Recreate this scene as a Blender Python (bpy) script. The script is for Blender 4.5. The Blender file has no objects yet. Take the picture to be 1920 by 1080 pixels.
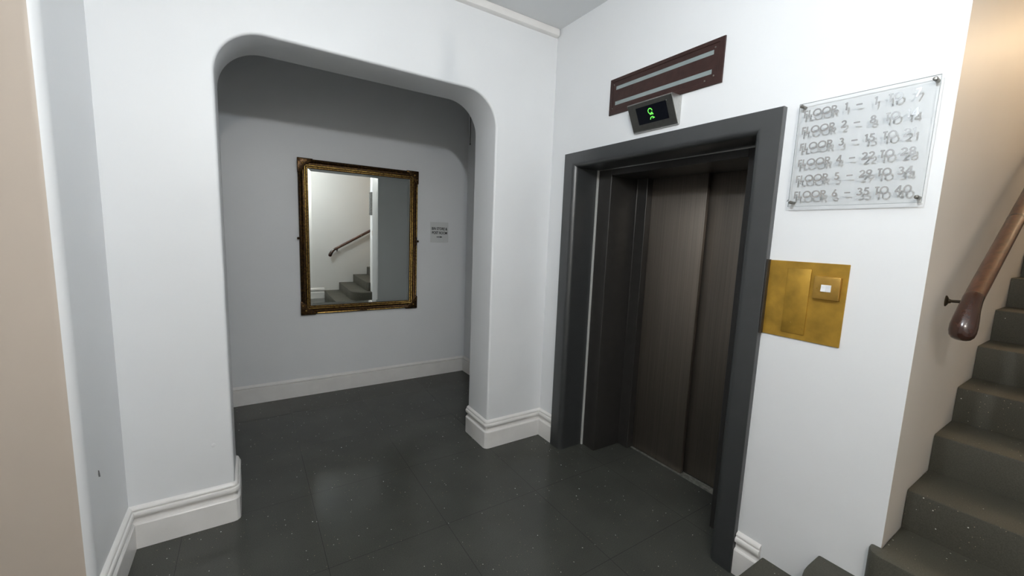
import bpy, bmesh, math, random
from mathutils import Vector, Matrix
random.seed(7)
PI = math.pi
S = bpy.context.scene
COL = S.collection

# ------------------------------------------------------------------ camera, world, exposure
cd = bpy.data.cameras.new('camera'); cam = bpy.data.objects.new('camera', cd); COL.objects.link(cam)
R_ = Vector((0.84052844, -0.54044158, 0.03787927)); U_ = Vector((0.03719158, 0.12731291, 0.99116508)); F_ = Vector((0.54048934, 0.83169365, -0.12711))
CAM = Vector((-1.96920, -2.54225, 1.60914))
m = Matrix((R_, U_, -F_)).transposed().to_4x4(); m.translation = CAM
cam.matrix_world = m
cd.sensor_width = 36.0; cd.lens = 36.0 * 765.753 / 1920.0; cd.clip_start = 0.02
S.camera = cam
w = bpy.data.worlds.new('world'); S.world = w; w.use_nodes = True
w.node_tree.nodes['Background'].inputs[0].default_value = (0.5, 0.52, 0.55, 1); w.node_tree.nodes['Background'].inputs[1].default_value = 0.0
S.view_settings.view_transform = 'Standard'; S.view_settings.look = 'None'
S.view_settings.exposure = 0.0; S.view_settings.gamma = 1.0; S.view_settings.use_curve_mapping = False
LAMP = Vector((-1.55, -2.00, 2.612))          # bare bulb of the hall pendant
HALL_POWER = 1620.0                           # emission strength of the bulbs
WARM_POWER = 510.0
FILL_POWER = 1480.0  # strength of the added fill light behind the viewer

# ------------------------------------------------------------------ materials
MATS = {}
def nodes(name):
    mt = bpy.data.materials.new(name); mt.use_nodes = True
    nt = mt.node_tree; b = nt.nodes['Principled BSDF']
    MATS[name] = mt
    return mt, nt, b
def N(nt, t, **kw):
    n = nt.nodes.new(t)
    for k, v in kw.items(): setattr(n, k, v)
    return n
def ramp(nt, src, stops):
    r = N(nt, 'ShaderNodeValToRGB')
    cr = r.color_ramp
    while len(cr.elements) < len(stops): cr.elements.new(0.5)
    for e, (p, c) in zip(cr.elements, stops): e.position = p; e.color = (c[0], c[1], c[2], 1)
    nt.links.new(src, r.inputs[0]); return r
def simple(name, col, rough=0.5, metal=0.0, spec=0.5, noise=0.0, nscale=30.0, bump=0.0, bscale=60.0, coat=0.0):
    mt, nt, b = nodes(name)
    b.inputs['Base Color'].default_value = (*col, 1); b.inputs['Roughness'].default_value = rough
    b.inputs['Metallic'].default_value = metal; b.inputs['Specular IOR Level'].default_value = spec
    b.inputs['Coat Weight'].default_value = coat; b.inputs['Coat Roughness'].default_value = 0.12
    tc = N(nt, 'ShaderNodeTexCoord')
    if noise:
        n = N(nt, 'ShaderNodeTexNoise'); n.inputs['Scale'].default_value = nscale; n.inputs['Detail'].default_value = 5
        nt.links.new(tc.outputs['Object'], n.inputs['Vector'])
        lo = [max(0, c * (1 - noise)) for c in col]; hi = [min(1, c * (1 + noise)) for c in col]
        r = ramp(nt, n.outputs['Fac'], [(0.3, lo), (0.7, hi)]); nt.links.new(r.outputs[0], b.inputs['Base Color'])
    if bump:
        n2 = N(nt, 'ShaderNodeTexNoise'); n2.inputs['Scale'].default_value = bscale; n2.inputs['Detail'].default_value = 3
        nt.links.new(tc.outputs['Object'], n2.inputs['Vector'])
        bp = N(nt, 'ShaderNodeBump'); bp.inputs['Strength'].default_value = bump; bp.inputs['Distance'].default_value = 0.01
        nt.links.new(n2.outputs['Fac'], bp.inputs['Height']); nt.links.new(bp.outputs[0], b.inputs['Normal'])
    return mt

WALL = simple('wall_paint', (0.84, 0.85, 0.86), rough=0.42, spec=0.4, noise=0.012, nscale=2.5, bump=0.10, bscale=7)
CREAM = simple('cream_wall_paint', (0.56, 0.485, 0.415), rough=0.45, spec=0.35, noise=0.02, nscale=2.5, bump=0.10, bscale=7)
CREAML = simple('pale_cream_wall_paint', (0.82, 0.765, 0.70), rough=0.45, spec=0.35, noise=0.02, nscale=2.5, bump=0.10, bscale=7)
OFFW = simple('off_white_wall_paint', (0.83, 0.815, 0.785), rough=0.45, spec=0.35, noise=0.015, nscale=2.5, bump=0.10, bscale=7)
CEIL = simple('ceiling_paint', (0.82, 0.83, 0.835), rough=0.7, spec=0.2, noise=0.015, nscale=2)
TRIM = simple('trim_gloss', (0.86, 0.84, 0.815), rough=0.28, spec=0.5, noise=0.03, nscale=9, bump=0.06, bscale=40)
FRAME = simple('dark_grey_gloss', (0.033, 0.035, 0.036), rough=0.38, spec=1.0, noise=0.10, nscale=14, bump=0.05, bscale=50)
INNER = simple('dark_inner_metal', (0.030, 0.028, 0.026), rough=0.34, spec=0.5, noise=0.12, nscale=18)
CHROME = simple('brushed_steel', (0.52, 0.52, 0.50), rough=0.32, metal=1.0, noise=0.06, nscale=60)
SILL = simple('scuffed_aluminium', (0.34, 0.34, 0.31), rough=0.5, metal=0.7, noise=0.3, nscale=45)
SCREEN = simple('black_display_glass', (0.006, 0.007, 0.011), rough=0.12, spec=0.5)
BROWN = simple('brown_paint', (0.040, 0.018, 0.015), rough=0.45, spec=0.3, noise=0.18, nscale=25, bump=0.1, bscale=80)
SLOT = simple('frosted_slot_glass', (0.26, 0.31, 0.31), rough=0.25, spec=0.5, noise=0.05, nscale=8)
BRASSP = simple('tarnished_brass_paint', (0.44, 0.255, 0.036), rough=0.42, metal=0.5, noise=0.22, nscale=16, bump=0.06, bscale=30)
BRASSD = simple('dark_edge', (0.035, 0.027, 0.02), rough=0.5, noise=0.2, nscale=30)
SWITCHM = simple('aged_brass', (0.48, 0.28, 0.06), rough=0.34, metal=0.6, noise=0.14, nscale=25)
WHITEPL = simple('white_plastic', (0.82, 0.83, 0.85), rough=0.3, spec=0.5)
WOOD_SC = None
BRONZE = simple('dark_bronze', (0.05, 0.035, 0.02), rough=0.4, metal=0.6, noise=0.3, nscale=40)
PAPER = simple('paper', (0.70, 0.71, 0.70), rough=0.55)
INK = simple('black_ink', (0.012, 0.012, 0.012), rough=0.6)
LETTER = simple('silver_vinyl', (0.60, 0.61, 0.62), rough=0.24, spec=0.6, metal=0.85)
STEELD = simple('screw_steel', (0.22, 0.21, 0.19), rough=0.35, metal=0.9)
BLACKP = simple('black_fitting', (0.02, 0.02, 0.02), rough=0.4)
CHIPM = simple('bare_plaster', (0.22, 0.22, 0.22), rough=0.9, noise=0.3, nscale=80)
FILLER = simple('pale_filler', (0.55, 0.55, 0.53), rough=0.5)
CABLEM = simple('grey_cable', (0.12, 0.12, 0.11), rough=0.6)

def vinyl(name, base, tiles):
    """speckled safety vinyl, with sheet joints when tiles is set"""
    mt, nt, b = nodes(name)
    tc = N(nt, 'ShaderNodeTexCoord'); L = nt.links
    n = N(nt, 'ShaderNodeTexNoise'); n.inputs['Scale'].default_value = 3.0; n.inputs['Detail'].default_value = 6
    L.new(tc.outputs['Object'], n.inputs['Vector'])
    r = ramp(nt, n.outputs['Fac'], [(0.3, [c * 0.88 for c in base]), (0.7, [c * 1.1 for c in base])])
    fine = N(nt, 'ShaderNodeTexNoise'); fine.inputs['Scale'].default_value = 260.0; fine.inputs['Detail'].default_value = 2
    L.new(tc.outputs['Object'], fine.inputs['Vector'])
    fr = ramp(nt, fine.outputs['Fac'], [(0.25, (0.75,) * 3), (0.75, (1.2,) * 3)])
    mul = N(nt, 'ShaderNodeMix', data_type='RGBA', blend_type='MULTIPLY'); mul.inputs[0].default_value = 1.0
    L.new(r.outputs[0], mul.inputs[6]); L.new(fr.outputs[0], mul.inputs[7])
    out = mul.outputs[2]
    # bright flecks: Voronoi cells, a few of them carry a fleck
    for sc, thr, rad, colr in ((40.0, 0.80, 0.085, (0.62, 0.62, 0.56)), (75.0, 0.86, 0.10, (0.40, 0.33, 0.22)), (14.0, 0.80, 0.038, (0.9, 0.92, 0.88))):
        v = N(nt, 'ShaderNodeTexVoronoi'); v.inputs['Scale'].default_value = sc
        L.new(tc.outputs['Object'], v.inputs['Vector'])
        lt = N(nt, 'ShaderNodeMath', operation='LESS_THAN'); lt.inputs[1].default_value = rad; L.new(v.outputs['Distance'], lt.inputs[0])
        sep = N(nt, 'ShaderNodeSeparateColor'); L.new(v.outputs['Color'], sep.inputs[0])
        gt = N(nt, 'ShaderNodeMath', operation='GREATER_THAN'); gt.inputs[1].default_value = thr; L.new(sep.outputs[0], gt.inputs[0])
        an = N(nt, 'ShaderNodeMath', operation='MULTIPLY'); L.new(lt.outputs[0], an.inputs[0]); L.new(gt.outputs[0], an.inputs[1])
        mx = N(nt, 'ShaderNodeMix', data_type='RGBA'); L.new(an.outputs[0], mx.inputs[0]); L.new(out, mx.inputs[6]); mx.inputs[7].default_value = (*colr, 1)
        out = mx.outputs[2]
    if tiles:
        sx = N(nt, 'ShaderNodeSeparateXYZ'); L.new(tc.outputs['Object'], sx.inputs[0])
        masks = []
        for ax, o, p in ((0, -1.70, 0.61), (1, -1.262, 0.645)):
            a = N(nt, 'ShaderNodeMath', operation='SUBTRACT'); a.inputs[1].default_value = o - p / 2; L.new(sx.outputs[ax], a.inputs[0])
            pm = N(nt, 'ShaderNodeMath', operation='PINGPONG'); pm.inputs[1].default_value = p / 2; L.new(a.outputs[0], pm.inputs[0])
            g = N(nt, 'ShaderNodeMath', operation='GREATER_THAN'); g.inputs[1].default_value = p / 2 - 0.0010; L.new(pm.outputs[0], g.inputs[0])
            masks.append(g)
        mxm = N(nt, 'ShaderNodeMath', operation='MAXIMUM'); L.new(masks[0].outputs[0], mxm.inputs[0]); L.new(masks[1].outputs[0], mxm.inputs[1])
        mx = N(nt, 'ShaderNodeMix', data_type='RGBA'); L.new(mxm.outputs[0], mx.inputs[0]); L.new(out, mx.inputs[6]); mx.inputs[7].default_value = (0.026, 0.027, 0.025, 1)
        out = mx.outputs[2]
    L.new(out, b.inputs['Base Color'])
    b.inputs['Roughness'].default_value = 0.2; b.inputs['Specular IOR Level'].default_value = 0.26
    rn = N(nt, 'ShaderNodeTexNoise'); rn.inputs['Scale'].default_value = 5.0; L.new(tc.outputs['Object'], rn.inputs['Vector'])
    mr = N(nt, 'ShaderNodeMapRange'); mr.inputs[3].default_value = 0.13 if tiles else 0.42; mr.inputs[4].default_value = 0.22 if tiles else 0.55
    L.new(rn.outputs['Fac'], mr.inputs[0]); L.new(mr.outputs[0], b.inputs['Roughness'])
    return mt
FLOOR = vinyl('speckled_floor_vinyl', (0.066, 0.068, 0.060), True)
STEPM = vinyl('speckled_stair_vinyl', (0.074, 0.071, 0.056), False)

def brushed(name, col, rough):
    mt, nt, b = nodes(name); L = nt.links
    tc = N(nt, 'ShaderNodeTexCoord'); mp = N(nt, 'ShaderNodeMapping'); mp.inputs['Scale'].default_value = (220, 220, 1.2)
    L.new(tc.outputs['Object'], mp.inputs[0])
    n = N(nt, 'ShaderNodeTexNoise'); n.inputs['Scale'].default_value = 1.0; n.inputs['Detail'].default_value = 3; L.new(mp.outputs[0], n.inputs['Vector'])
    r = ramp(nt, n.outputs['Fac'], [(0.25, [c * 0.82 for c in col]), (0.75, [c * 1.15 for c in col])])
    L.new(r.outputs[0], b.inputs['Base Color'])
    b.inputs['Metallic'].default_value = 0.85; b.inputs['Roughness'].default_value = rough
    b.inputs['Anisotropic'].default_value = 0.6
    return mt
DOORM = brushed('bronze_door_steel', (0.22, 0.19, 0.16), 0.42)

def wood(name, c0, c1, rough):
    mt, nt, b = nodes(name); L = nt.links
    tc = N(nt, 'ShaderNodeTexCoord'); mp = N(nt, 'ShaderNodeMapping'); mp.inputs['Scale'].default_value = (5, 40, 40); mp.inputs['Rotation'].default_value = (0, 0.518, 0)
    L.new(tc.outputs['Object'], mp.inputs[0])
    n = N(nt, 'ShaderNodeTexNoise'); n.inputs['Scale'].default_value = 1.5; n.inputs['Detail'].default_value = 7; n.inputs['Distortion'].default_value = 0.6
    L.new(mp.outputs[0], n.inputs['Vector'])
    r = ramp(nt, n.outputs['Fac'], [(0.3, c0), (0.7, c1)]); L.new(r.outputs[0], b.inputs['Base Color'])
    b.inputs['Roughness'].default_value = rough; b.inputs['Coat Weight'].default_value = 0.5; b.inputs['Coat Roughness'].default_value = 0.15
    return mt
WOOD = wood('varnished_mahogany', (0.046, 0.015, 0.007), (0.112, 0.038, 0.017), 0.38)
WOODD = wood('dark_handled_mahogany', (0.022, 0.008, 0.005), (0.055, 0.019, 0.011), 0.22)

def gilt(name, dark, bright, amt):
    mt, nt, b = nodes(name); L = nt.links
    tc = N(nt, 'ShaderNodeTexCoord'); n = N(nt, 'ShaderNodeTexNoise'); n.inputs['Scale'].default_value = 60; n.inputs['Detail'].default_value = 6
    L.new(tc.outputs['Object'], n.inputs['Vector'])
    r = ramp(nt, n.outputs['Fac'], [(amt - 0.12, dark), (amt + 0.12, bright)]); L.new(r.outputs[0], b.inputs['Base Color'])
    b.inputs['Metallic'].default_value = 0.8; b.inputs['Roughness'].default_value = 0.33
    return mt
GILTD = gilt('dark_gilt', (0.040, 0.021, 0.009), (0.13, 0.068, 0.016), 0.60)
GILT = gilt('bright_gilt', (0.20, 0.11, 0.025), (0.62, 0.40, 0.11), 0.45)
mt, nt, b = nodes('mirror_silver'); MIRROR = mt
b.inputs['Base Color'].default_value = (0.92, 0.95, 0.92, 1); b.inputs['Metallic'].default_value = 1.0; b.inputs['Roughness'].default_value = 0.012

def acrylic():
    """clear sheet: mostly see-through, with a Fresnel surface reflection"""
    mt = bpy.data.materials.new('clear_acrylic'); mt.use_nodes = True; nt = mt.node_tree; L = nt.links
    for n in list(nt.nodes):
        if n.type != 'OUTPUT_MATERIAL': nt.nodes.remove(n)
    out = [n for n in nt.nodes if n.type == 'OUTPUT_MATERIAL'][0]
    tr = N(nt, 'ShaderNodeBsdfTransparent'); tr.inputs[0].default_value = (0.985, 0.99, 0.99, 1)
    gl = N(nt, 'ShaderNodeBsdfGlossy'); gl.inputs['Roughness'].default_value = 0.02
    fr = N(nt, 'ShaderNodeFresnel'); fr.inputs[0].default_value = 1.49
    mx = N(nt, 'ShaderNodeMixShader'); L.new(fr.outputs[0], mx.inputs[0]); L.new(tr.outputs[0], mx.inputs[1]); L.new(gl.outputs[0], mx.inputs[2]); L.new(mx.outputs[0], out.inputs[0])
    return mt
ACRYL = acrylic()
ACRYLE = simple('acrylic_edge', (0.42, 0.45, 0.46), rough=0.15, spec=0.6)
def emit(name, col, st):
    mt = bpy.data.materials.new(name); mt.use_nodes = True; nt = mt.node_tree
    b = nt.nodes['Principled BSDF']; b.inputs['Base Color'].default_value = (*[min(c, 1) for c in col], 1)
    b.inputs['Emission Color'].default_value = (*col, 1); b.inputs['Emission Strength'].default_value = st
    return mt
GREEN = emit('green_led', (0.16, 0.85, 0.10), 0.8)
BULB = emit('cool_bulb', (0.88, 0.96, 1.03), HALL_POWER)
BULBW = emit('warm_bulb', (1.0, 0.74, 0.46), WARM_POWER)
BULBF = emit('fill_bulb', (1.0, 0.95, 0.88), FILL_POWER)  # bulb of the added fill pendant
# ------------------------------------------------------------------ mesh helpers
class MB:
    def __init__(s): s.v = []; s.f = []
    def add(s, verts, faces):
        o = len(s.v); s.v += [tuple(p) for p in verts]; s.f += [tuple(i + o for i in f) for f in faces]; return s
    def box(s, a, b):
        (x0, y0, z0), (x1, y1, z1) = a, b
        if x0 > x1: x0, x1 = x1, x0
        if y0 > y1: y0, y1 = y1, y0
        if z0 > z1: z0, z1 = z1, z0
        return s.add([(x0, y0, z0), (x1, y0, z0), (x1, y1, z0), (x0, y1, z0), (x0, y0, z1), (x1, y0, z1), (x1, y1, z1), (x0, y1, z1)],
                     [(0, 3, 2, 1), (4, 5, 6, 7), (0, 1, 5, 4), (1, 2, 6, 5), (2, 3, 7, 6), (3, 0, 4, 7)])
    def prism(s, pts, fn, h0, h1):
        """outline pts (a,b) extruded from h0 to h1; fn(a,b,h) -> xyz"""
        n = len(pts)
        v = [fn(a, b, h0) for a, b in pts] + [fn(a, b, h1) for a, b in pts]
        f = [tuple(range(n - 1, -1, -1)), tuple(range(n, 2 * n))] + [(i, (i + 1) % n, n + (i + 1) % n, n + i) for i in range(n)]
        return s.add(v, f)
    def grid(s, rows, close_u=False, close_v=False, caps=False):
        n = len(rows[0]); mR = len(rows); v = [p for r in rows for p in r]; f = []
        for i in range(mR - (0 if close_v else 1)):
            for j in range(n - (0 if close_u else 1)):
                a = i * n + j; b2 = i * n + (j + 1) % n; c = ((i + 1) % mR) * n + (j + 1) % n; d = ((i + 1) % mR) * n + j
                f.append((a, b2, c, d))
        if caps: f.append(tuple(range(n - 1, -1, -1))); f.append(tuple((mR - 1) * n + j for j in range(n)))
        return s.add(v, f)
    def tube(s, pts, rad, seg=20, caps=True):
        pts = [Vector(p) for p in pts]; rs = rad if isinstance(rad, (list, tuple)) else [rad] * len(pts); rows = []
        up = None
        for i, p in enumerate(pts):
            t = (pts[min(i + 1, len(pts) - 1)] - pts[max(i - 1, 0)]).normalized()
            if up is None:
                up = Vector((0, 0, 1)) if abs(t.z) < 0.9 else Vector((0, 1, 0))
            a = t.cross(up).normalized(); b2 = a.cross(t).normalized(); up = b2
            rows.append([p + (a * math.cos(2 * PI * k / seg) + b2 * math.sin(2 * PI * k / seg)) * rs[i] for k in range(seg)])
        return s.grid(rows, close_u=True, caps=caps)
    def lathe(s, prof, seg=32, fn=None):
        """profile (r, h) turned about an axis; fn(a,b,h) maps to xyz"""
        fn = fn or (lambda a, b, h: (a, b, h)); rows = []
        for r, h in prof: rows.append([fn(r * math.cos(2 * PI * k / seg), r * math.sin(2 * PI * k / seg), h) for k in range(seg)])
        return s.grid(rows, close_u=True, caps=True)
    def build(s, name, mat, parent=None, bevel=0.0, bseg=2, smooth=True, ang=35):
        me = bpy.data.meshes.new(name); bm = bmesh.new()
        vs = [bm.verts.new(p) for p in s.v]; bm.verts.ensure_lookup_table()
        for f in s.f:
            try: bm.faces.new([vs[i] for i in f])
            except ValueError: pass
        bmesh.ops.remove_doubles(bm, verts=bm.verts, dist=1e-6)
        bmesh.ops.recalc_face_normals(bm, faces=bm.faces)
        if bevel:
            es = [e for e in bm.edges if len(e.link_faces) == 2 and e.calc_face_angle(0) > math.radians(35)]
            bmesh.ops.bevel(bm, geom=es, offset=bevel, segments=bseg, affect='EDGES', profile=0.5, clamp_overlap=True)
        bm.to_mesh(me); bm.free()
        if smooth:
            for p in me.polygons: p.use_smooth = True
            me.set_sharp_from_angle(angle=math.radians(ang))
        ms = mat if isinstance(mat, (list, tuple)) else [mat]
        for q in ms: me.materials.append(q)
        o = bpy.data.objects.new(name, me); COL.objects.link(o)
        if parent is not None:
            o.parent = parent; o.matrix_parent_inverse = Matrix.Identity(4)
            if parent_inv.get(parent.name) is not None: o.matrix_parent_inverse = parent_inv[parent.name]
        return o
parent_inv = {}
def empty(name, loc, label, cat, group=None, kind=None):
    """an Empty at a thing's base; its parts keep the world coordinates they are written in"""
    o = bpy.data.objects.new(name, None); o.empty_display_size = 0.1; COL.objects.link(o); o.location = loc
    parent_inv[o.name] = Matrix.Translation(Vector(loc)).inverted()
    tag(o, label, cat, group, kind); return o
def tag(o, label, cat, group=None, kind=None):
    o['label'] = label; o['category'] = cat
    if group: o['group'] = group
    if kind: o['kind'] = kind
    return o
def struct(o, label, cat): return tag(o, label, cat, None, 'structure')
XY = lambda a, b, h: (a, b, h)

def sweep(path, prof, closed_ends=True):
    """profile (out, z) swept along a plan path; 'out' is to the LEFT of the walking direction"""
    P = [Vector((x, y)) for x, y in path]; rows = []
    for i, p in enumerate(P):
        d0 = (P[i] - P[i - 1]).normalized() if i > 0 else None
        d1 = (P[i + 1] - P[i]).normalized() if i < len(P) - 1 else None
        if d0 is None: d0 = d1
        if d1 is None: d1 = d0
        n0 = Vector((-d0.y, d0.x)); n1 = Vector((-d1.y, d1.x)); nn = n0 + n1
        mit = nn / max(0.2, (1 + n0.dot(n1)))
        rows.append([(p.x + mit.x * o, p.y + mit.y * o, z) for o, z in prof])
    mb = MB(); return mb.grid(rows, close_u=True, caps=True)
BBP = [(0, 0), (0.022, 0), (0.0225, 0.126), (0.019, 0.131), (0.011, 0.134), (0.0085, 0.140), (0.008, 0.154), (0.0095, 0.162), (0.014, 0.1665), (0.0225, 0.169), (0.0245, 0.176), (0.0245, 0.184), (0.0215, 0.191), (0.0165, 0.1945), (0.0105, 0.1955), (0.0105, 0.1980), (0.0165, 0.199), (0.0165, 0.204), (0.014, 0.210), (0.007, 0.216), (0, 0.219)]
BBB = [(0, 0), (0.021, 0), (0.0215, 0.138), (0.019, 0.141), (0.007, 0.1425), (0.007, 0.1475), (0.0165, 0.149), (0.0175, 0.155), (0.013, 0.162), (0.007, 0.170), (0, 0.174)]

# ------------------------------------------------------------------ setting
H = 3.104; HS = 4.4
XL, XR, T, ZA = -2.0753, -0.4986, 0.3117, 2.5588     # the archway
WLX, WLY = -2.5075, -0.5177                          # left wall corner
YE, YF = -2.1378, -3.35                              # stair side walls
D = 1.7087; XA = 0.141                               # alcove end wall, alcove right wall
XW = -4.6; XE = 4.0
RI, GO, X0 = 0.1643, 0.2878, -0.0633
def nose(k): return X0 + (k - 3) * GO

o = MB().box((XW, YF, -0.1), (0.6, D, 0)).build('floor', FLOOR); struct(o, 'dark grey speckled vinyl tile floor of the lift lobby', 'floor')
o = MB().box((XW, YF - 0.0, H), (0.0, 0.0, H + 0.12)).build('ceiling', CEIL); struct(o, 'white ceiling over the lobby in front of the lift', 'ceiling')
o = MB().box((-3.4, 0.0, H), (0.3, D + 0.15, H + 0.12)).build('ceiling_alcove', CEIL); struct(o, 'white ceiling of the alcove behind the archway', 'ceiling')
o = MB().box((0.0, YF - 0.15, HS), (XE, -1.99, HS + 0.12)).build('ceiling_stair', CEIL); struct(o, 'ceiling high over the staircase', 'ceiling')

# arch wall: rounded opening with soft arrises
RC = 0.225
def arch_outline(e):
    """opening outline, grown outwards by e, from left floor up, over and down to the right floor"""
    pts = [(XL - e, 0.0), (XL - e, 1.2)]
    r = RC + e
    for k in range(0, 17):
        a = PI - k * (PI / 2) / 16; pts.append((XL + RC + r * math.cos(a), ZA - RC + r * math.sin(a)))
    for k in range(0, 17):
        a = PI / 2 - k * (PI / 2) / 16; pts.append((XR - RC + r * math.cos(a), ZA - RC + r * math.sin(a)))
    pts += [(XR + e, 1.2), (XR + e, 0.0)]
    return pts
mb = MB(); rr = 0.014; rows = []
for k in range(5):
    a = k * (PI / 2) / 4; rows.append([(x, rr * (1 - math.sin(a)), z) for x, z in arch_outline(rr * (1 - math.cos(a)))][:])
front = rows[-1]; rows = rows[::-1]
for k in range(5):
    a = k * (PI / 2) / 4; rows.append([(x, T - rr * (1 - math.sin(a)), z) for x, z in arch_outline(rr * (1 - math.cos(a)))])
mb.grid(rows)
WX0, WX1 = -3.3, 0.20
for row, yy in ((rows[0], 0.0), (rows[-1], T)):
    ring = [(p[0], yy, p[2]) for p in row]
    poly = ring + [(WX1, yy, 0.0), (WX1, yy, H), (WX0, yy, H), (WX0, yy, 0.0)]
    mb.add(poly, [tuple(range(len(poly)))])
mb.add([(WX1, 0, 0), (WX1, T, 0), (WX1, T, H), (WX1, 0, H)], [(0, 1, 2, 3)])
mb.add([(WX0, 0, 0), (WX0, T, 0), (WX0, T, H), (WX0, 0, H)], [(0, 1, 2, 3)])
arch = mb.build('wall_arch', WALL, ang=25); struct(arch, 'white wall with the round-cornered archway into the alcove', 'wall')

# left return wall with a bullnose corner
RB = 0.035
SPL = math.radians(4)                                # the far face turns away from the lobby
nB = Vector((-math.sin(SPL), -math.cos(SPL)))
cB = Vector((WLX - RB, WLY + RB))                      # bullnose centre
def left_nose(r, n): return [(cB.x + r * math.cos(-a), cB.y + r * math.sin(-a)) for a in [k * (PI / 2 + SPL) / n for k in range(n + 1)]]
pN = cB + nB * RB; yXW = pN.y + math.tan(SPL) * (pN.x - XW)
pts = [(WLX, 0.0)] + left_nose(RB, 12) + [(XW, yXW), (XW, 0.0)]
wl = MB().prism(pts, XY, 0, H).build('wall_left', [WALL, CREAM], ang=40)
for p_ in wl.data.polygons:
    if p_.normal.y < -0.93: p_.material_index = 1           # the hall side is painted cream
struct(wl, 'wall at the left, white with a rounded corner and a cream hall side', 'wall')
# chip gouged in the left wall
mb = MB(); c = (WLX + 0.0006, -0.366, 0.592); prof = [(-0.006, 0.019), (0.003, 0.014), (0.009, -0.002), (0.012, -0.018), (0.004, -0.013), (-0.005, -0.010), (-0.010, 0.004)]
mb.prism([(c[1] + a, c[2] + b2) for a, b2 in prof], lambda a, b2, h: (WLX + h, a, b2), -0.002, 0.0008); mb.build('paint_chip', CHIPM, wl, smooth=False)
mb = MB(); mb.lathe([(0.001, 0.0015), (0.006, 0.0012), (0.011, 0.0004), (0.013, -0.001)], 14, lambda a, b2, h: (-2.16 + a, -h, 0.452 + b2)); mb.build('paint_blister', WALL, arch)

# wall behind the alcove, its ends
o = MB().box((-3.4, D, 0), (0.35, D + 0.15, H)).build('wall_back', WALL); struct(o, 'white end wall of the alcove where the mirror hangs', 'wall')
o = MB().box((XA, T, 0), (XA + 0.15, D, H)).build('wall_alcove_right', WALL); struct(o, 'white right wall of the alcove, half hidden by the arch', 'wall')
o = MB().box((-3.4, T, 0), (-3.25, D, H)).build('wall_alcove_left', WALL); struct(o, 'white left end wall of the alcove', 'wall')

# lift wall with the opening for the lift, and the stair walls
pts = [(0.0, 0.0), (0.0, H), (YE, H), (YE, 0.0), (-1.545, 0.0), (-1.545, 2.13), (-0.275, 2.13), (-0.275, 0.0)]
o = MB().prism(pts, lambda a, b2, h: (h, a, b2), 0.0, 0.14).build('wall_lift', [WALL, CREAML])
for p_ in o.data.polygons:
    if p_.normal.y < -0.9 and p_.center.y < YE + 0.01: p_.material_index = 1
struct(o, 'white wall holding the lift and the floor sign', 'wall')
o = MB().box((0.14, YE, 0), (XE, -2.0, HS)).build('wall_stair', CREAML); struct(o, 'wall beside the stairs carrying the near handrail', 'wall')
o = MB().prism([(XW, 0), (XE, 0), (XE, HS), (0.0, HS), (0.0, H), (XW, H)], lambda a, b2, h: (a, YF - h, b2), 0.0, 0.15).build('wall_far', OFFW); struct(o, 'far wall across the stairs, seen in the mirror', 'wall')
o = MB().box((0.0, YF, H), (0.14, YE, HS)).build('wall_stair_header', CREAML); struct(o, 'wall over the foot of the stairs', 'wall')
o = MB().box((XE, YF - 0.15, 0), (XE + 0.15, -2.0, HS)).build('wall_stair_end', CREAML); struct(o, 'end wall up the staircase', 'wall')
o = MB().box((XW - 0.15, YF - 0.15, 0), (XW, 0, H)).build('wall_hall', OFFW); struct(o, 'side wall of the hall behind the photographer', 'wall')

# baseboards
def arc(cx, cy, r, a0, a1, n=5): return [(cx + r * math.cos(a0 + (a1 - a0) * k / n), cy + r * math.sin(a0 + (a1 - a0) * k / n)) for k in range(n + 1)]
q = 0.014
path = [(XA, T), (XR + q, T)] + arc(XR + q, T - q, q, PI / 2, PI, 3)[1:] + arc(XR + q, q, q, PI, 1.5 * PI, 3) + [(0.0, 0.0), (0.0, -0.190)]
path = [p for p in path]
def clean(pp):
    out = [pp[0]]
    for p in pp[1:]:
        if math.hypot(p[0] - out[-1][0], p[1] - out[-1][1]) > 1e-4: out.append(p)
    return out
BB = lambda path, prof=BBP: sweep(clean(path)[::-1], prof)
o = BB(path).build('baseboard_right', TRIM, ang=28); struct(o, 'moulded white skirting around the right arch pier', 'baseboard')
path = [(-3.25, T), (XL - q, T)] + arc(XL - q, T - q, q, PI / 2, 0, 3) + arc(XL - q, q, q, 0, -PI / 2, 3) + [(WLX, 0.0)] + left_nose(RB, 7) + [(XW, yXW)]
o = sweep(clean(path), BBP).build('baseboard_left', TRIM, ang=28); struct(o, 'moulded white skirting around the left arch pier', 'baseboard')
o = sweep([(XA, T + 0.03), (XA, D), (-3.25, D)], BBB).build('baseboard_back', TRIM, ang=28); struct(o, 'white skirting along the alcove end wall', 'baseboard')
o = sweep([(XW, YF), (nose(1) - 0.002, YF)], BBP).build('baseboard_far', TRIM, ang=28); struct(o, 'white skirting left of the stairs in the mirror', 'baseboard')
# short piece between the lift and the first step
o = sweep([(0.0, -1.738), (0.0, -1.628)], BBP).build('baseboard_lift', TRIM, ang=28); struct(o, 'short white skirting piece between lift frame and first step', 'baseboard')

# trunking along the top of the arch wall
prof = [(0, 3.052), (0.026, 3.052), (0.034, 3.058), (0.037, 3.075), (0.036, 3.092), (0.032, H - 0.001), (0, H - 0.001)]
o = sweep([(WLX, 0.0), (-0.012, 0.0)][::-1], prof).build('trim_1', TRIM, ang=40); struct(o, 'white trunking running along the ceiling edge above the arch', 'trim')

# ------------------------------------------------------------------ lift entrance
lift = empty('door_1', (0.0, -0.91, 0.0), 'dark two-panel sliding lift door in a wide dark grey frame', 'lift door', kind='structure')
P = 0.031
yo0, yo1, zo = -0.1895, -1.6256, 2.2
yi0, yi1, zi = -0.305, -1.512, 2.100
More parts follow.
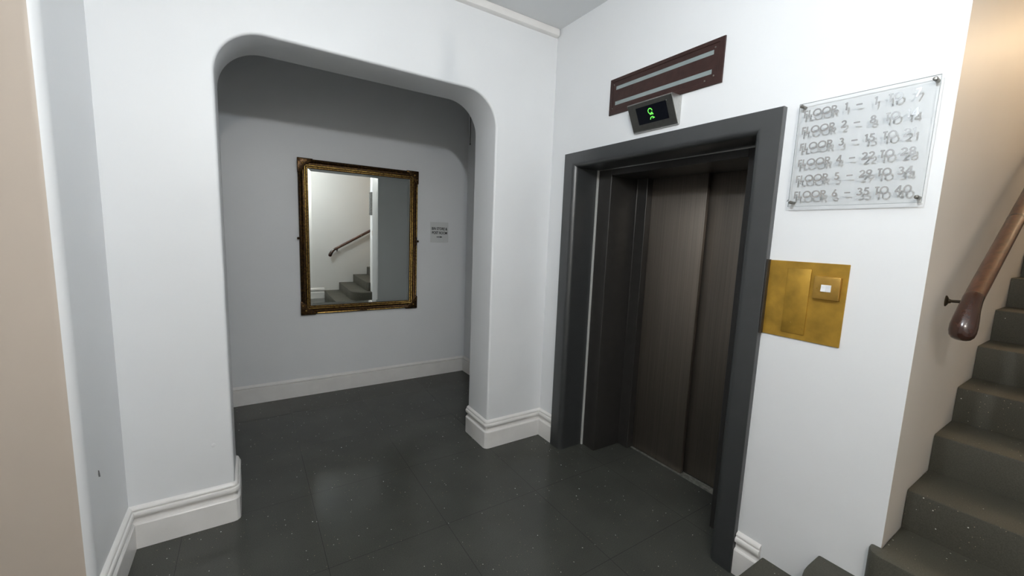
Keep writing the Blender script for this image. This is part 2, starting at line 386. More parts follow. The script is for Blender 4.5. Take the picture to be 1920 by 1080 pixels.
# outer architrave: profile across its width (0 = outer edge), bullnose to the reveal
wL = yo0 - yi0
pr = [(0.0, 0.0), (-P, 0.0), ] 
pr = [(0.0, 0.0), (-P + 0.002, 0.0), (-P, 0.002)]
rb = 0.036
for k in range(9):
    a = k * (PI / 2) / 8; pr.append((-P + rb - rb * math.cos(a), (wL - rb) + rb * math.sin(a)))
pr += [(0.205, wL), (0.205, wL - 0.02), (0.04, wL - 0.02), (0.04, 0.025), (0.0, 0.025)]
rows = []
zr = (zo - zi) / wL
for (x, wd) in pr: pass
rows.append([(x, yo0 - wd, 0.0) for x, wd in pr])
rows.append([(x, yo0 - wd, zo - wd * zr) for x, wd in pr])
rows.append([(x, yo1 + wd, zo - wd * zr) for x, wd in pr])
rows.append([(x, yo1 + wd, 0.0) for x, wd in pr])
MB().grid(rows, close_u=True, caps=True).build('outer_frame', FRAME, lift, ang=30)
# bright joint line beside the inner frame
MB().box((0.184, -0.3052, 0.0), (0.1942, -0.318, 2.10)).build('joint_strip', FILLER, lift, smooth=False)
# inner frame
x1, x2 = 0.1945, 0.455
mb = MB()
pf = [(x1, -0.316), (x1, -0.436), (x1 + 0.004, -0.440), (x2, -0.448), (x2, -0.316)]
mb.prism(pf, XY, 0, 2.098)
mb.prism([(a, -1.817 - b2) for a, b2 in pf][::-1], XY, 0, 2.098)
mb.box((x1, -0.44, 2.053), (x2 + 0.11, -1.378, 2.098))
mb.build('inner_frame', INNER, lift, bevel=0.002, bseg=1, ang=30)
MB().box((x1 - 0.003, -0.318, 2.095), (x1 + 0.006, -1.50, 2.101)).build('head_edge_strip', CHROME, lift, smooth=False)
# return strip between inner frame and doors
mb = MB(); mb.box((x2, -0.40, 0), (0.515, -0.540, 2.053)); mb.box((x2 + 0.0, -0.437, 0), (x2 - 0.004, -0.455, 2.05))
mb.build('jamb_strip', INNER, lift, bevel=0.003, bseg=1)
mb = MB(); mb.box((0.5155, -0.42, 0.003), (0.545, -0.966, 2.053)); mb.build('door_panel', DOORM, lift, bevel=0.004, bseg=2)
mb = MB(); mb.box((0.562, -0.93, 0.004), (0.592, -1.50, 2.053)); mb.build('door_panel', DOORM, lift, bevel=0.004, bseg=2)
mb = MB(); mb.box((0.496, -0.54, 0), (0.512, -1.40, 0.006)); mb.box((0.512, -0.968, 0), (0.560, -1.40, 0.003)); mb.box((0.528, -0.969, 0), (0.534, -1.40, 0.007)); mb.box((0.546, -0.968, 0), (0.550, -1.40, 0.008))
mb.build('sill', SILL, lift, smooth=False)
MB().box((0.60, -0.40, 0), (0.62, -1.55, 2.15)).build('shaft_backing', INNER, lift, smooth=False)

# ------------------------------------------------------------------ brown slotted panel above the lift
vent = empty('indicator_panel', (0.0, -0.946, 2.386), 'brown panel with two long pale slots above the lift', 'panel')
y0, y1, z0, z1 = -0.576, -1.317, 2.386, 2.600
def frame_rect(mb, xa, xb, a, b2, thick=None):
    """rectangular ring between rects a and b2 given as (y0,y1,z0,z1), from xa to xb"""
    A = [(a[0], a[2]), (a[1], a[2]), (a[1], a[3]), (a[0], a[3])]; B = [(b2[0], b2[2]), (b2[1], b2[2]), (b2[1], b2[3]), (b2[0], b2[3])]
    v = [(xa, *p) for p in A] + [(xa, *p) for p in B] + [(xb, *p) for p in A] + [(xb, *p) for p in B]; f = []
    for i in range(4):
        j = (i + 1) % 4
        f += [(i, j, 4 + j, 4 + i), (8 + i, 8 + j, 12 + j, 12 + i), (i, j, 8 + j, 8 + i), (4 + i, 4 + j, 12 + j, 12 + i)]
    return mb.add(v, f)
sl = [(-0.622, -1.262, 2.531, 2.553), (-0.620, -1.259, 2.440, 2.463)]
mb = MB()
xa, xb = -0.0065, -0.001
mb.box((xa, y0, sl[0][3]), (xb, y1, z1)); mb.box((xa, y0, sl[1][3]), (xb, y1, sl[0][2])); mb.box((xa, y0, z0), (xb, y1, sl[1][2]))
for s_ in sl: mb.box((xa, y0, s_[2]), (xb, s_[0], s_[3])); mb.box((xa, s_[1], s_[2]), (xb, y1, s_[3]))
mb.build('panel_plate', BROWN, vent, smooth=False)
mb = MB(); frame_rect(mb, -0.0095, -0.006, (y0, y1, z0, z1), (y0 - 0.020, y1 + 0.026, z0 + 0.022, z1 - 0.020)); mb.build('panel_border', BROWN, vent, bevel=0.001, bseg=1, smooth=False)
for s_ in sl: MB().box((-0.0045, s_[0], s_[2]), (-0.001, s_[1], s_[3])).build('slot_glass', SLOT, vent, smooth=False)
for (yy, zz) in ((-1.268, 2.562), (-1.271, 2.429), (-1.225, 2.416), (-0.606, 2.565), (-0.603, 2.425)):
    MB().lathe([(0.0045, 0), (0.004, 0.0015), (0.002, 0.0025)], 12, lambda a, b2, h, yy=yy, zz=zz: (-0.0065 - h, yy + a, zz + b2)).build('screw', STEELD, vent)

# ------------------------------------------------------------------ floor indicator with the green digit
ind = empty('floor_display', (0.0, -0.95, 2.235), 'small wedge-shaped steel display with a green figure above the lift door', 'display')
ya, yb = -0.799, -1.098
tx, tz, bx, bz = -0.090, 2.376, -0.018, 2.238
side = [(0.0, 2.380), (tx + 0.004, 2.380), (tx, tz), (bx, bz), (bx + 0.003, 2.235), (0.0, 2.235)]
MB().prism(side, lambda a, b2, h: (a, h, b2), ya, yb).build('housing', CHROME, ind, bevel=0.0012, bseg=1, ang=30)
# the face plane: origin at the top edge, u along -y, v down the slope
fo = Vector((tx, 0, tz)); fv = (Vector((bx, 0, bz)) - fo); fl = fv.length; fv.normalize(); fn_ = Vector((fv.z, 0, -fv.x)).normalized()
if fn_.x > 0: fn_ = -fn_
def face(y, v, h): p = fo + fv * v + fn_ * h; return (p.x, y, p.z)
W_ = yb - ya
def fbox(mb, u0, u1, v0, v1, h0, h1):
    return mb.prism([(ya + W_ * u0, v0), (ya + W_ * u1, v0), (ya + W_ * u1, v1), (ya + W_ * u0, v1)], lambda a, b2, h: face(a, b2, h), h0, h1)
PLATE = simple('dull_steel_face', (0.15, 0.148, 0.135), rough=0.38, metal=0.85, noise=0.08, nscale=50)
mb = MB(); fbox(mb, 0.012, 0.988, 0.004, fl - 0.004, 0.0, 0.0022); mb.build('face_plate', PLATE, ind, smooth=False)
mb = MB(); fbox(mb, 0.19, 0.86, 0.026, fl - 0.036, 0.0022, 0.0034); mb.build('screen', SCREEN, ind, smooth=False)
def seg(mb, pts, wdt, to, h0, h1):
    """flat mitred stroke of width wdt along pts (2d); to(a,b,h) maps to 3d"""
    Q = [Vector(p) for p in pts]; closed = (Q[0] - Q[-1]).length < 1e-6
    if closed: Q = Q[:-1]
    n = len(Q); rows = []
    for i, p in enumerate(Q):
        d0 = (p - Q[i - 1]) if (i > 0 or closed) else None; d1 = (Q[(i + 1) % n] - p) if (i < n - 1 or closed) else None
        d0 = d1 if d0 is None else d0; d1 = d0 if d1 is None else d1
        d0 = d0.normalized(); d1 = d1.normalized(); n0 = Vector((-d0.y, d0.x)); n1 = Vector((-d1.y, d1.x))
        mv = (n0 + n1) / max(0.35, 1 + n0.dot(n1)) * wdt / 2
        a, b2 = p + mv, p - mv
        rows.append([to(a.x, a.y, h0), to(b2.x, b2.y, h0), to(b2.x, b2.y, h1), to(a.x, a.y, h1)])
    mb.grid(rows, close_u=True, close_v=closed, caps=not closed)
# green dot figure: a ring of dots over a small arrow, as it glows in the photograph
mb = MB(); cy = ya + W_ * 0.50
to = lambda a, b2, h: face(cy - a, b2, h)
ring = [(0.0135 * math.cos(t), 0.058 + 0.014 * math.sin(t)) for t in [k * 2 * PI / 12 for k in range(13)]]
seg(mb, ring[1:], 0.0045, to, 0.0034, 0.0039); seg(mb, [(0.004, 0.066), (0.016, 0.078)], 0.006, to, 0.0034, 0.0039); seg(mb, [(-0.006, 0.076), (0.014, 0.074)], 0.0055, to, 0.0034, 0.0039)
seg(mb, [(-0.010, 0.103), (-0.004, 0.092), (0.008, 0.089), (0.018, 0.096), (0.006, 0.098)], 0.0045, to, 0.0034, 0.0039)
mb.build('green_figure', GREEN, ind, smooth=False)
MB().lathe([(0.003, 0), (0.0025, 0.002), (0.001, 0.0028)], 10, lambda a, b2, h: face(ya + W_ * 0.875 + a, 0.027 + b2, 0.0022 + h)).build('screw', CHROME, ind)

# ------------------------------------------------------------------ acrylic floor directory
sg = empty('floor_directory', (0.0, -1.894, 1.775), 'clear acrylic sign listing the flats on each floor', 'sign')
sy0, sy1, sz0, sz1, sx = -1.686, -2.100, 1.775, 2.190, -0.0250
MB().box((sx - 0.005, sy0, sz0), (sx, sy1, sz1)).build('acrylic_sheet', ACRYL, sg, smooth=False)
mb = MB(); frame_rect(mb, sx - 0.0048, sx - 0.0002, (sy0 + 0.0006, sy1 - 0.0006, sz0 - 0.0006, sz1 + 0.0006), (sy0 - 0.0006, sy1 + 0.0006, sz0 + 0.0006, sz1 - 0.0006)); mb.build('sheet_edge', ACRYLE, sg, smooth=False)
for yy, zz in ((sy0 - 0.010, sz1 - 0.010), (sy1 + 0.013, sz1 - 0.012), (sy0 - 0.010, sz0 + 0.018), (sy1 + 0.013, sz0 + 0.018)):
    MB().lathe([(0.0062, 0.0), (0.0062, 0.0245), (0.0050, 0.0248), (0.0050, 0.0302), (0.0068, 0.0306), (0.0068, 0.0340), (0.0050, 0.0360), (0.002, 0.0365)], 18, lambda a, b2, h, yy=yy, zz=zz: (-h, yy + a, zz + b2)).build('standoff', STEELD, sg, ang=30)
def arcp(cx, cy, rx, ry, a0, a1, n=14): return [(cx + rx * math.cos(math.radians(a0 + (a1 - a0) * k / n)), cy + ry * math.sin(math.radians(a0 + (a1 - a0) * k / n))) for k in range(n + 1)]
# stroke letters in a geometric sans, unit height 1; (advance width, strokes)
GL = {
 'F': (0.55, [[(0.10, 0), (0.10, 1)], [(0.10, 0.91), (0.48, 0.91)], [(0.10, 0.52), (0.44, 0.52)]]),
 'L': (0.50, [[(0.10, 1), (0.10, 0)], [(0.10, 0.09), (0.46, 0.09)]]),
 'O': (1.06, [arcp(0.53, 0.5, 0.43, 0.43, 0, 360, 28)]),
 'R': (0.68, [[(0.10, 0), (0.10, 1)], [(0.10, 0.91), (0.32, 0.91)] + arcp(0.32, 0.69, 0.21, 0.22, 90, -90, 10) + [(0.10, 0.47)], [(0.32, 0.47), (0.58, 0.02)]]),
 'T': (0.60, [[(0.30, 0), (0.30, 1)], [(0.04, 0.91), (0.56, 0.91)]]),
 ' ': (0.42, []),
 '-': (0.78, [[(0.10, 0.45), (0.68, 0.45)]]),
 '1': (0.44, [[(0.28, 0), (0.28, 1)], [(0.28, 0.93), (0.10, 0.80)]]),
 '2': (0.68, [arcp(0.33, 0.68, 0.22, 0.24, 165, -25, 10) + [(0.10, 0.09)], [(0.08, 0.09), (0.58, 0.09)]]),
 '3': (0.66, [arcp(0.30, 0.715, 0.19, 0.20, 150, -90, 10), arcp(0.30, 0.29, 0.23, 0.22, 90, -155, 12)]),
 '4': (0.72, [[(0.48, 0), (0.48, 1)], [(0.47, 0.96), (0.10, 0.30)], [(0.07, 0.27), (0.65, 0.27)]]),
 '5': (0.66, [[(0.52, 0.91), (0.22, 0.91), (0.17, 0.55)], arcp(0.29, 0.33, 0.24, 0.25, 120, -150, 12)]),
 '6': (0.68, [arcp(0.33, 0.30, 0.22, 0.22, 0, 360, 18), [(0.15, 0.44), (0.44, 0.98)]]),
 '7': (0.62, [[(0.06, 0.91), (0.55, 0.91)], [(0.53, 0.90), (0.20, 0.0)]]),
 '8': (0.68, [arcp(0.33, 0.72, 0.19, 0.20, 0, 360, 16), arcp(0.33, 0.28, 0.23, 0.21, 0, 360, 18)]),
 '9': (0.68, [arcp(0.33, 0.70, 0.22, 0.22, 0, 360, 18), [(0.51, 0.56), (0.22, 0.02)]]),
 '0': (0.76, [arcp(0.38, 0.5, 0.27, 0.43, 0, 360, 22)]),
}
def text_width(t): return sum(GL[c][0] for c in t)
lines = [('FLOOR', '1', '-', '1', 'TO', '7'), ('FLOOR', '2', '-', '8', 'TO', '14'), ('FLOOR', '3', '-', '15', 'TO', '21'), ('FLOOR', '4', '-', '22', 'TO', '28'), ('FLOOR', '5', '-', '29', 'TO', '34'), ('FLOOR', '6', '-', '35', 'TO', '40')]
LH = 0.0285
slots_ = [(-1.706, -1.820), (-1.838, -1.858), (-1.876, -1.902), (-1.916, -1.957), (-1.970, -2.010), (-2.025, -2.073)]
for li, words in enumerate(lines):
    base = 2.131 - li * 0.0646
    for wd, (ys, ye) in zip(words, slots_):
        mb = MB(); tw = text_width(wd) * LH; full = abs(ye - ys)
        sc = min(1.12, full / tw) if len(wd) > 1 or wd == '-' else 1.0
        y = ys if (wd in ('FLOOR', 'TO', '-') or len(wd) == 2) else ys - (full - tw) * 0.5
        nst = 0
        for ch in wd:
            adv, st_ = GL[ch]
            for sp in st_:
                nst += 1
                seg(mb, [(y - a * LH * sc, base + b2 * LH) for a, b2 in sp], 0.0050, lambda p, q2, h: (h, p, q2), sx - 0.0052, sx - 0.0070 - 0.00008 * (nst % 4))
            y -= adv * LH * sc
        mb.build('lettering', LETTER, sg, smooth=False)
for yy, zz in ((-1.6715, 1.806), (-1.669, 1.802), (-1.673, 1.797)):
    MB().lathe([(0.0016, 0), (0.001, 0.0012)], 8, lambda a, b2, h, yy=yy, zz=zz: (-h, yy + a, zz + b2 * 1.6)).build('paint_fleck', INK if zz > 1.8 else WHITEPL, sg, smooth=False)

# ------------------------------------------------------------------ brass call plate and light switch
pl = empty('call_plate', (0.0, -1.78, 1.215), 'square brass-coloured plate beside the lift frame, call buttons blanked off', 'plate')
MB().box((-0.006, -1.633, 1.214), (-0.0005, -1.923, 1.546)).build('plate', BRASSP, pl, bevel=0.0012, bseg=1, smooth=False)
MB().box((-0.026, -1.6262, 1.213), (-0.0005, -1.634, 1.548)).build('dark_edge', BRASSD, pl, bevel=0.001, bseg=1, smooth=False)
MB().box((-0.0115, -1.709, 1.238), (-0.0058, -1.798, 1.517)).build('blanking_panel', BRASSP, pl, bevel=0.002, bseg=2)
for yy, zz in ((-1.745, 1.285), (-1.79, 1.262)):
    MB().lathe([(0.0025, 0), (0.002, 0.001), (0.0005, 0.0015)], 10, lambda a, b2, h, yy=yy, zz=zz: (-0.0115 - h, yy + a, zz + b2)).build('screw', SWITCHM, pl)
sw = empty('light_switch', (-0.006, -1.861, 1.401), 'brass double light switch with white rockers on the brass plate', 'light switch')
MB().box((-0.0255, -1.816, 1.401), (-0.0062, -1.905, 1.493)).build('switch_plate', SWITCHM, sw, bevel=0.0022, bseg=2)
for a, b2, tilt in ((-1.8435, -1.8600, 0.003), (-1.8605, -1.8775, -0.003)):
    mb = MB(); zc = (1.432, 1.4605)
    mb.prism([(-0.025, zc[0]), (-0.0285 - tilt * 0.5, zc[0] + 0.001), (-0.0275, 1.446), (-0.0285 + tilt * 0.5, zc[1] - 0.001), (-0.025, zc[1])], lambda p, q2, h: (p, h, q2), a, b2)
    mb.build('rocker', WHITEPL, sw, smooth=False)
for yy in (-1.829, -1.892):
    MB().lathe([(0.0035, 0), (0.003, 0.0008), (0.001, 0.001)], 12, lambda a, b2, h, yy=yy: (-0.0255 - h, yy + a, 1.446 + b2)).build('screw', BRASSP, sw)

# ------------------------------------------------------------------ gilt mirror, leaning a little forward
mir = empty('wall_mirror', (-1.010, D - 0.004, 0.797), 'tall framed mirror with gilt moulding hanging in the alcove', 'mirror')
parent_inv[mir.name] = None
mir.rotation_euler = (math.radians(0.87), 0, 0)
MW, MH = 1.116, 1.430
def mloc(a, b2, h): return (a, -h, b2)          # local: a across, b2 up, h out of the wall
def mrect(mb, prof, close=True):
    """profile (inset, height) swept round the mirror's rectangle with mitred corners"""
    rows = []
    for (sxn, szn) in ((-1, 0), (1, 0), (1, 1), (-1, 1)):
        rows.append([mloc(sxn * (MW / 2 - i), (i if szn == 0 else MH - i), h) for i, h in prof])
    return mb.grid(rows, close_u=True, close_v=True)
fw = 0.083
mb = MB(); mrect(mb, [(0, 0.0), (0.0, 0.018), (0.003, 0.026), (0.010, 0.032), (0.016, 0.034), (0.020, 0.032), (0.024, 0.026), (0.032, 0.020), (0.040, 0.018), (0.048, 0.020), (0.053, 0.024), (0.055, 0.024), (0.057, 0.018), (fw, 0.012), (fw, 0.004), (0.04, 0.0)])
mb.build('frame', GILTD, mir, ang=40)
def bead(name, i0, r, h0, mat):
    mb = MB(); mrect(mb, [(i0 + r * math.cos(k * 2 * PI / 10), h0 + r * math.sin(k * 2 * PI / 10)) for k in range(10)]); return mb.build(name, mat, mir, ang=60)
bead('gilt_bead', 0.0565, 0.0042, 0.0245, GILT); bead('gilt_bead', 0.0725, 0.0032, 0.0165, GILT)
# worn bright outer moulding pieces between corner ornaments
def bar(a0, b0, a1, b1, r=0.0062):
    mb = MB(); n = 10; pts = []; rs = []
    for k in range(n + 1):
        t = k / n; pts.append(mloc(a0 + (a1 - a0) * t, b0 + (b1 - b0) * t, 0.034)); rs.append(r * (0.35 + 0.65 * math.sin(PI * min(1, max(0, t * 6 if t < 1 / 6 else (1 - t) * 6)) / 2 * 1.0)) if t < 1 / 6 or t > 5 / 6 else r)
    mb.tube(pts, rs, 10); return mb.build('gilt_moulding', GILT, mir)
e = 0.013
bar(-MW / 2 + 0.135, e, -0.035, e); bar(0.035, e, MW / 2 - 0.135, e)
bar(MW / 2 - e, 0.14, MW / 2 - e, MH / 2 - 0.04); bar(MW / 2 - e, MH / 2 + 0.04, MW / 2 - e, MH - 0.13)
for sx_ in (-1, 1):
    for top in (0, 1):
        ca, cb = sx_ * (MW / 2 - 0.040), (0.040 if not top else MH - 0.040); zz = 1 if not top else -1
        pts = [(-0.044, -0.044), (0.085, -0.044), (0.080, -0.022), (0.060, -0.012), (0.047, 0.006), (0.030, 0.012), (0.018, 0.022), (0.010, 0.036), (0.006, 0.055), (-0.010, 0.066), (-0.022, 0.082), (-0.044, 0.088)]
        mb = MB(); mb.prism([(ca - sx_ * a, cb + zz * b2) for a, b2 in pts], mloc, 0.016, 0.0345)
        c_ = mb.build('corner_ornament', GILTD, mir, bevel=0.005, bseg=2)
        mb = MB(); mb.lathe([(0.0085, 0.0), (0.008, 0.004), (0.005, 0.008), (0.001, 0.0095)], 16, lambda a, b2, h: mloc(ca + a, cb + b2, 0.034 + h)); mb.build('boss', GILT, mir)
        mb = MB(); mb.lathe([(0.0045, 0.0), (0.004, 0.003), (0.001, 0.005)], 12, lambda a, b2, h: mloc(ca + sx_ * 0.025 + a, cb + zz * 0.045 + b2, 0.0345 + h)); mb.build('boss', GILT, mir)
for sx_ in (-1, 1):
    mb = MB(); mb.lathe([(0.006, 0.0), (0.009, 0.006), (0.012, 0.012), (0.010, 0.019), (0.004, 0.023)], 14, lambda a, b2, h: (sx_ * (MW / 2 + h - 0.004), -0.015 + a, MH / 2 + b2)); mb.build('side_boss', GILTD, mir)
mb = MB(); mb.lathe([(0.020, 0.0), (0.017, 0.005), (0.008, 0.009), (0.002, 0.010)], 18, lambda a, b2, h: mloc(a * 1.5, 0.014 + b2 * 0.6, 0.030 + h)); mb.build('bottom_boss', GILTD, mir)
gx, gz0, gz1, bv = MW / 2 - fw + 0.004, fw - 0.004, MH - fw + 0.004, 0.027
mb = MB()
mb.add([mloc(-gx, gz0, 0.0085), mloc(gx, gz0, 0.0085), mloc(gx, gz1, 0.0085), mloc(-gx, gz1, 0.0085), mloc(-gx + bv, gz0 + bv, 0.0112), mloc(gx - bv, gz0 + bv, 0.0112), mloc(gx - bv, gz1 - bv, 0.0112), mloc(-gx + bv, gz1 - bv, 0.0112),
        mloc(-gx, gz0, 0.005), mloc(gx, gz0, 0.005), mloc(gx, gz1, 0.005), mloc(-gx, gz1, 0.005)],
       [(0, 1, 5, 4), (1, 2, 6, 5), (2, 3, 7, 6), (3, 0, 4, 7), (4, 5, 6, 7), (0, 1, 9, 8), (1, 2, 10, 9), (2, 3, 11, 10), (3, 0, 8, 11), (8, 9, 10, 11)])
mb.build('mirror_glass', MIRROR, mir, smooth=False)

# ------------------------------------------------------------------ paper direction sign
ps = empty('direction_notice', (-0.189, D, 1.505), 'small white paper notice with an arrow, right of the mirror', 'sign')
mb = MB(); mb.add([(-0.294, D - 0.0012, 1.722), (-0.084, D - 0.0012, 1.726), (-0.083, D - 0.006, 1.506), (-0.294, D - 0.006, 1.505), (-0.294, D - 0.0002, 1.722), (-0.084, D - 0.0002, 1.726), (-0.083, D - 0.0050, 1.506), (-0.294, D - 0.0050, 1.505)],
                  [(0, 1, 2, 3), (4, 5, 6, 7), (0, 1, 5, 4), (1, 2, 6, 5), (2, 3, 7, 6), (3, 0, 4, 7)])
mb.build('paper_sheet', PAPER, ps, smooth=False)
def text_mesh(body, size, width, loc, name, mat, parent, thick=0.0004, off=0.0):
    cu = bpy.data.curves.new('t', 'FONT'); cu.body = body; cu.size = size; cu.align_x = 'CENTER'; cu.offset = off; cu.extrude = thick / 2
    ob = bpy.data.objects.new('t', cu); COL.objects.link(ob); bpy.context.view_layer.update()
    me = bpy.data.meshes.new_from_object(ob.evaluated_get(bpy.context.evaluated_depsgraph_get())); bpy.data.objects.remove(ob)
    xs = [v.co.x for v in me.vertices]; k = width / (max(xs) - min(xs)); mid = (max(xs) + min(xs)) / 2
    for v in me.vertices:
        x, y, z = v.co; v.co = (loc[0] + (x - mid) * k, loc[1] - z, loc[2] + y)
    me.materials.clear(); me.materials.append(mat); me.name = name
    o = bpy.data.objects.new(name, me); COL.objects.link(o); o.parent = parent; o.matrix_parent_inverse = parent_inv[parent.name]; return o
text_mesh('BIN STORE &', 0.040, 0.180, (-0.187, D - 0.0046, 1.640), 'lettering', INK, ps, off=0.0011)
text_mesh('POST ROOM', 0.040, 0.176, (-0.187, D - 0.0054, 1.595), 'lettering', INK, ps, off=0.0011)
mb = MB(); mb.prism([(-0.222, 1.5605), (-0.178, 1.5605), (-0.178, 1.5545), (-0.154, 1.564), (-0.178, 1.5735), (-0.178, 1.5675), (-0.222, 1.5675)], lambda a, b2, h: (a, D - h, b2), 0.0046, 0.0066); mb.build('arrow', INK, ps, smooth=False)

# thin cable running down the alcove's right wall
cab = MB().tube([(XA - 0.004, 1.655, H - 0.002), (XA - 0.004, 1.657, 2.9), (XA - 0.004, 1.656, 2.6)], 0.0035, 8).build('cable', CABLEM); tag(cab, 'thin dark cable ending high on the alcove right wall', 'cable')
parent_inv[cab.name] = Matrix.Identity(4)
MB().lathe([(0.008, 0.0), (0.009, 0.006), (0.004, 0.010)], 12, lambda a, b2, h: (XA - h, 1.656 + a, 2.592 + b2)).build('cable_clip', CABLEM, cab)

# ------------------------------------------------------------------ staircase
stair = empty('staircase', (0.6, (YE + YF) / 2, 0.0), 'straight stairs in dark speckled vinyl rising right of the lift wall', 'staircase')
def rounded(pts, r):
    """plan outline with the given corner indices rounded"""
    out = []
    n = len(pts)
    for i, (p, rad) in enumerate(zip(pts, r)):
        if rad <= 0: out.append(p); continue
        a = (Vector(pts[i - 1]) - Vector(p)).normalized(); b2 = (Vector(pts[(i + 1) % n]) - Vector(p)).normalized()
        c0 = Vector(p) + (a + b2) * rad
        for k in range(13):
            t = k * (PI / 2) / 12; v_ = c0 - b2 * rad * math.cos(t) - a * rad * math.sin(t)
            out.append((v_.x, v_.y))
    return out
YS0, YS1, XS0 = YF + 0.0015, YE - 0.0015, -0.0015
NS = 14
for k in range(1, NS + 1):
    xk = nose(k); xe = nose(k + 1) + 0.05 if k < NS else XE - 0.002
    if k == 1: xe = 0.10
    if k == 2: xe = 0.20
    yend = {1: -1.745, 2: -1.953, 3: -2.108}.get(k, YS1)
    rad = {1: 0.34, 2: 0.25, 3: 0.05}.get(k, 0)
    if k <= 3:
        pts = [(xk, YS0), (xk, yend), (XS0, yend), (XS0, YS1), (xe, YS1), (xe, YS0)]; outl = rounded(pts, [0, rad, 0, 0, 0, 0])
    else:
        outl = [(xk, YS0), (xk, YS1), (xe, YS1), (xe, YS0)]
    zt = k * RI; mb = MB()
    # the tread edge is eased: rings step in towards the top
    rows = []
    for (e_, z_) in ((0.0, (k - 1) * RI), (0.0, zt - 0.008), (0.002, zt - 0.003), (0.008, zt)):
        o_ = []
        for (x, y) in outl:
            # only the free edges (front and rounded end) move in
            fx = max(0.0, 1.0 - max(0.0, x - xk) / max(rad, 0.02))
            fy = 0.0
            if k <= 3 and x < XS0 + 1e-5 and y > yend - rad - 1e-6: fy = min(1.0, max(0.0, 1 - (yend - y) / max(rad, 0.02)))
            o_.append((x + e_ * (1 if abs(x - xk) < 1e-6 else fx if x < XS0 + 1e-5 and k <= 3 else 0), y - e_ * (1 if (k <= 3 and abs(y - yend) < 1e-6) else fy)))
        rows.append([(x, y, z_) for x, y in o_])
    mb.grid(rows, close_u=True, caps=True)
    mb.build('step', STEPM, stair, ang=30)

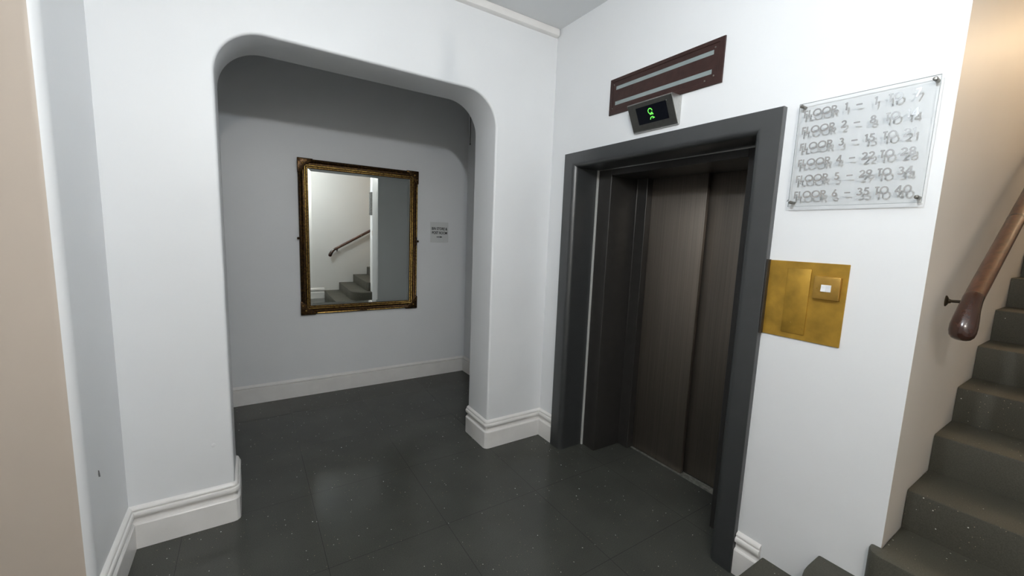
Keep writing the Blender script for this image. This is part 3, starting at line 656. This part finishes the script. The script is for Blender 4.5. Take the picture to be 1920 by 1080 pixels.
# ------------------------------------------------------------------ handrails
def handrail(name, yw, yc, z0, xk, x_end, label):
    """rail on the wall at yw; its centre runs at yc; z = z0 + slope x; scrolled knob at xk"""
    s_ = 0.5700; r = 0.0270
    h = empty(name, (xk, yw, z0 + s_ * xk - 0.1), label, 'handrail', group=None)
    ax = lambda x: (x, yc, z0 + s_ * x)
    xj = xk + 0.62
    mb = MB(); n = 14; mb.tube([ax(xj + (x_end - xj) * k / n) for k in range(n + 1)], r, 24); mb.build('rail', WOOD, h)
    mb = MB(); mb.tube([ax(xj - 0.006), ax(xj + 0.006)], r * 1.012, 24); mb.build('rail_joint', WOODD, h)
    # lower length, then a dark end that droops into a rounded knob
    xd = xk + 0.078
    mb = MB(); mb.tube([ax(xj), ax(xj - 0.2), ax(xk + 0.25), ax(xd)], r * 0.995, 24); mb.build('rail', WOOD, h)
    kz = z0 + s_ * xk - 0.070
    pts = [ax(xd + 0.004), ax(xd), ax(xk + 0.070), (xk + 0.060, yc, z0 + s_ * (xk + 0.060) - 0.006), (xk + 0.036, yc, z0 + s_ * (xk + 0.036) - 0.018), (xk + 0.016, yc, z0 + s_ * xk - 0.030), (xk + 0.002, yc, kz + 0.016), (xk - 0.004, yc, kz - 0.004), (xk - 0.008, yc, kz - 0.019), (xk - 0.011, yc, kz - 0.029), (xk - 0.012, yc, kz - 0.033), (xk - 0.0125, yc, kz - 0.0345)]
    rs = [r * 0.99, r * 1.005, r * 1.01, r * 1.02, r * 1.10, r * 1.25, r * 1.33, r * 1.31, r * 1.18, r * 0.90, r * 0.55, r * 0.12]
    mb = MB(); mb.tube(pts, rs, 24); mb.build('scrolled_end', WOODD, h)
    sgn = 1 if yc > yw else -1
    for bx_ in (xk + 0.145, xk + 1.35):
        if bx_ > x_end: continue
        zr_ = z0 + s_ * bx_ - 0.066
        mb = MB(); mb.tube([(bx_, yw + sgn * 0.004, zr_), (bx_, yw + sgn * 0.045, zr_ + 0.003), (bx_, yw + sgn * 0.070, zr_ + 0.016), (bx_, yc, zr_ + 0.044)], [0.0055, 0.0055, 0.006, 0.0065], 12); br = mb.build('bracket', BRONZE, h)
        mb = MB(); mb.lathe([(0.021, 0.0005), (0.021, 0.004), (0.016, 0.007), (0.009, 0.010), (0.007, 0.016)], 20, lambda a, b2, hh: (bx_ + a * 0.6, yw + sgn * hh, zr_ + b2)); ro = mb.build('wall_rose', BRONZE, h)
    return h
handrail('handrail', YE, YE - 0.082, 1.315, 0.158, 2.6, 'dark wooden handrail with a rounded end beside the lift wall')
handrail('handrail', YF, YF + 0.082, 1.289, -0.530, 2.6, 'dark wooden handrail on the far stair wall, seen in the mirror')

# ------------------------------------------------------------------ lamps
def pendant(name, pos, ztop, bulbm, label, br=0.026):
    p = empty(name, (pos[0], pos[1], ztop), label, 'lamp')
    x, y, z = pos
    F = lambda a, b2, h: (x + a, y + b2, z + h)
    MB().lathe([(0.045, ztop - z), (0.045, ztop - z - 0.012), (0.02, ztop - z - 0.03), (0.006, ztop - z - 0.034)], 24, F).build('ceiling_rose', WHITEPL, p)
    MB().tube([(x, y, ztop - 0.03), (x, y, z + 0.080)], 0.0022, 8).build('flex', WHITEPL, p)
    MB().lathe([(0.005, 0.085), (0.012, 0.075), (0.013, 0.04), (0.012, 0.034)], 20, F).build('lamp_holder', WHITEPL, p)
    MB().lathe([(0.012, 0.036), (0.014, 0.028), (br * 0.9, 0.012), (br, 0.0), (br * 0.9, -0.012), (br * 0.55, -0.022), (0.002, -0.026)], 20, F).build('bulb', bulbm, p)
    return p
pendant('pendant_lamp', LAMP, H, BULB, 'bare-bulb pendant lamp in the middle of the lobby, level with the stairs')
pendant('pendant_lamp', (-1.92, -3.06, 2.62), H, BULBF, 'added fill light shaped as a bare-bulb pendant, close to the far wall, behind the viewer')  # unseen pendant added to brighten the arch wall and the low surfaces
wlp = empty('wall_lamp', (3.5, YF, 3.4), 'warm wall lamp high over the stairs', 'lamp')
MB().lathe([(0.05, 0.0), (0.05, 0.012), (0.02, 0.03), (0.012, 0.08)], 24, lambda a, b2, h: (3.5 + a, YF + h, 3.4 + b2)).build('lamp_base', BRONZE, wlp)
MB().lathe([(0.015, 0.078), (0.035, 0.095), (0.045, 0.12), (0.035, 0.15), (0.004, 0.165)], 20, lambda a, b2, h: (3.5 + a, YF + h, 3.4 + b2)).build('bulb', BULBW, wlp)
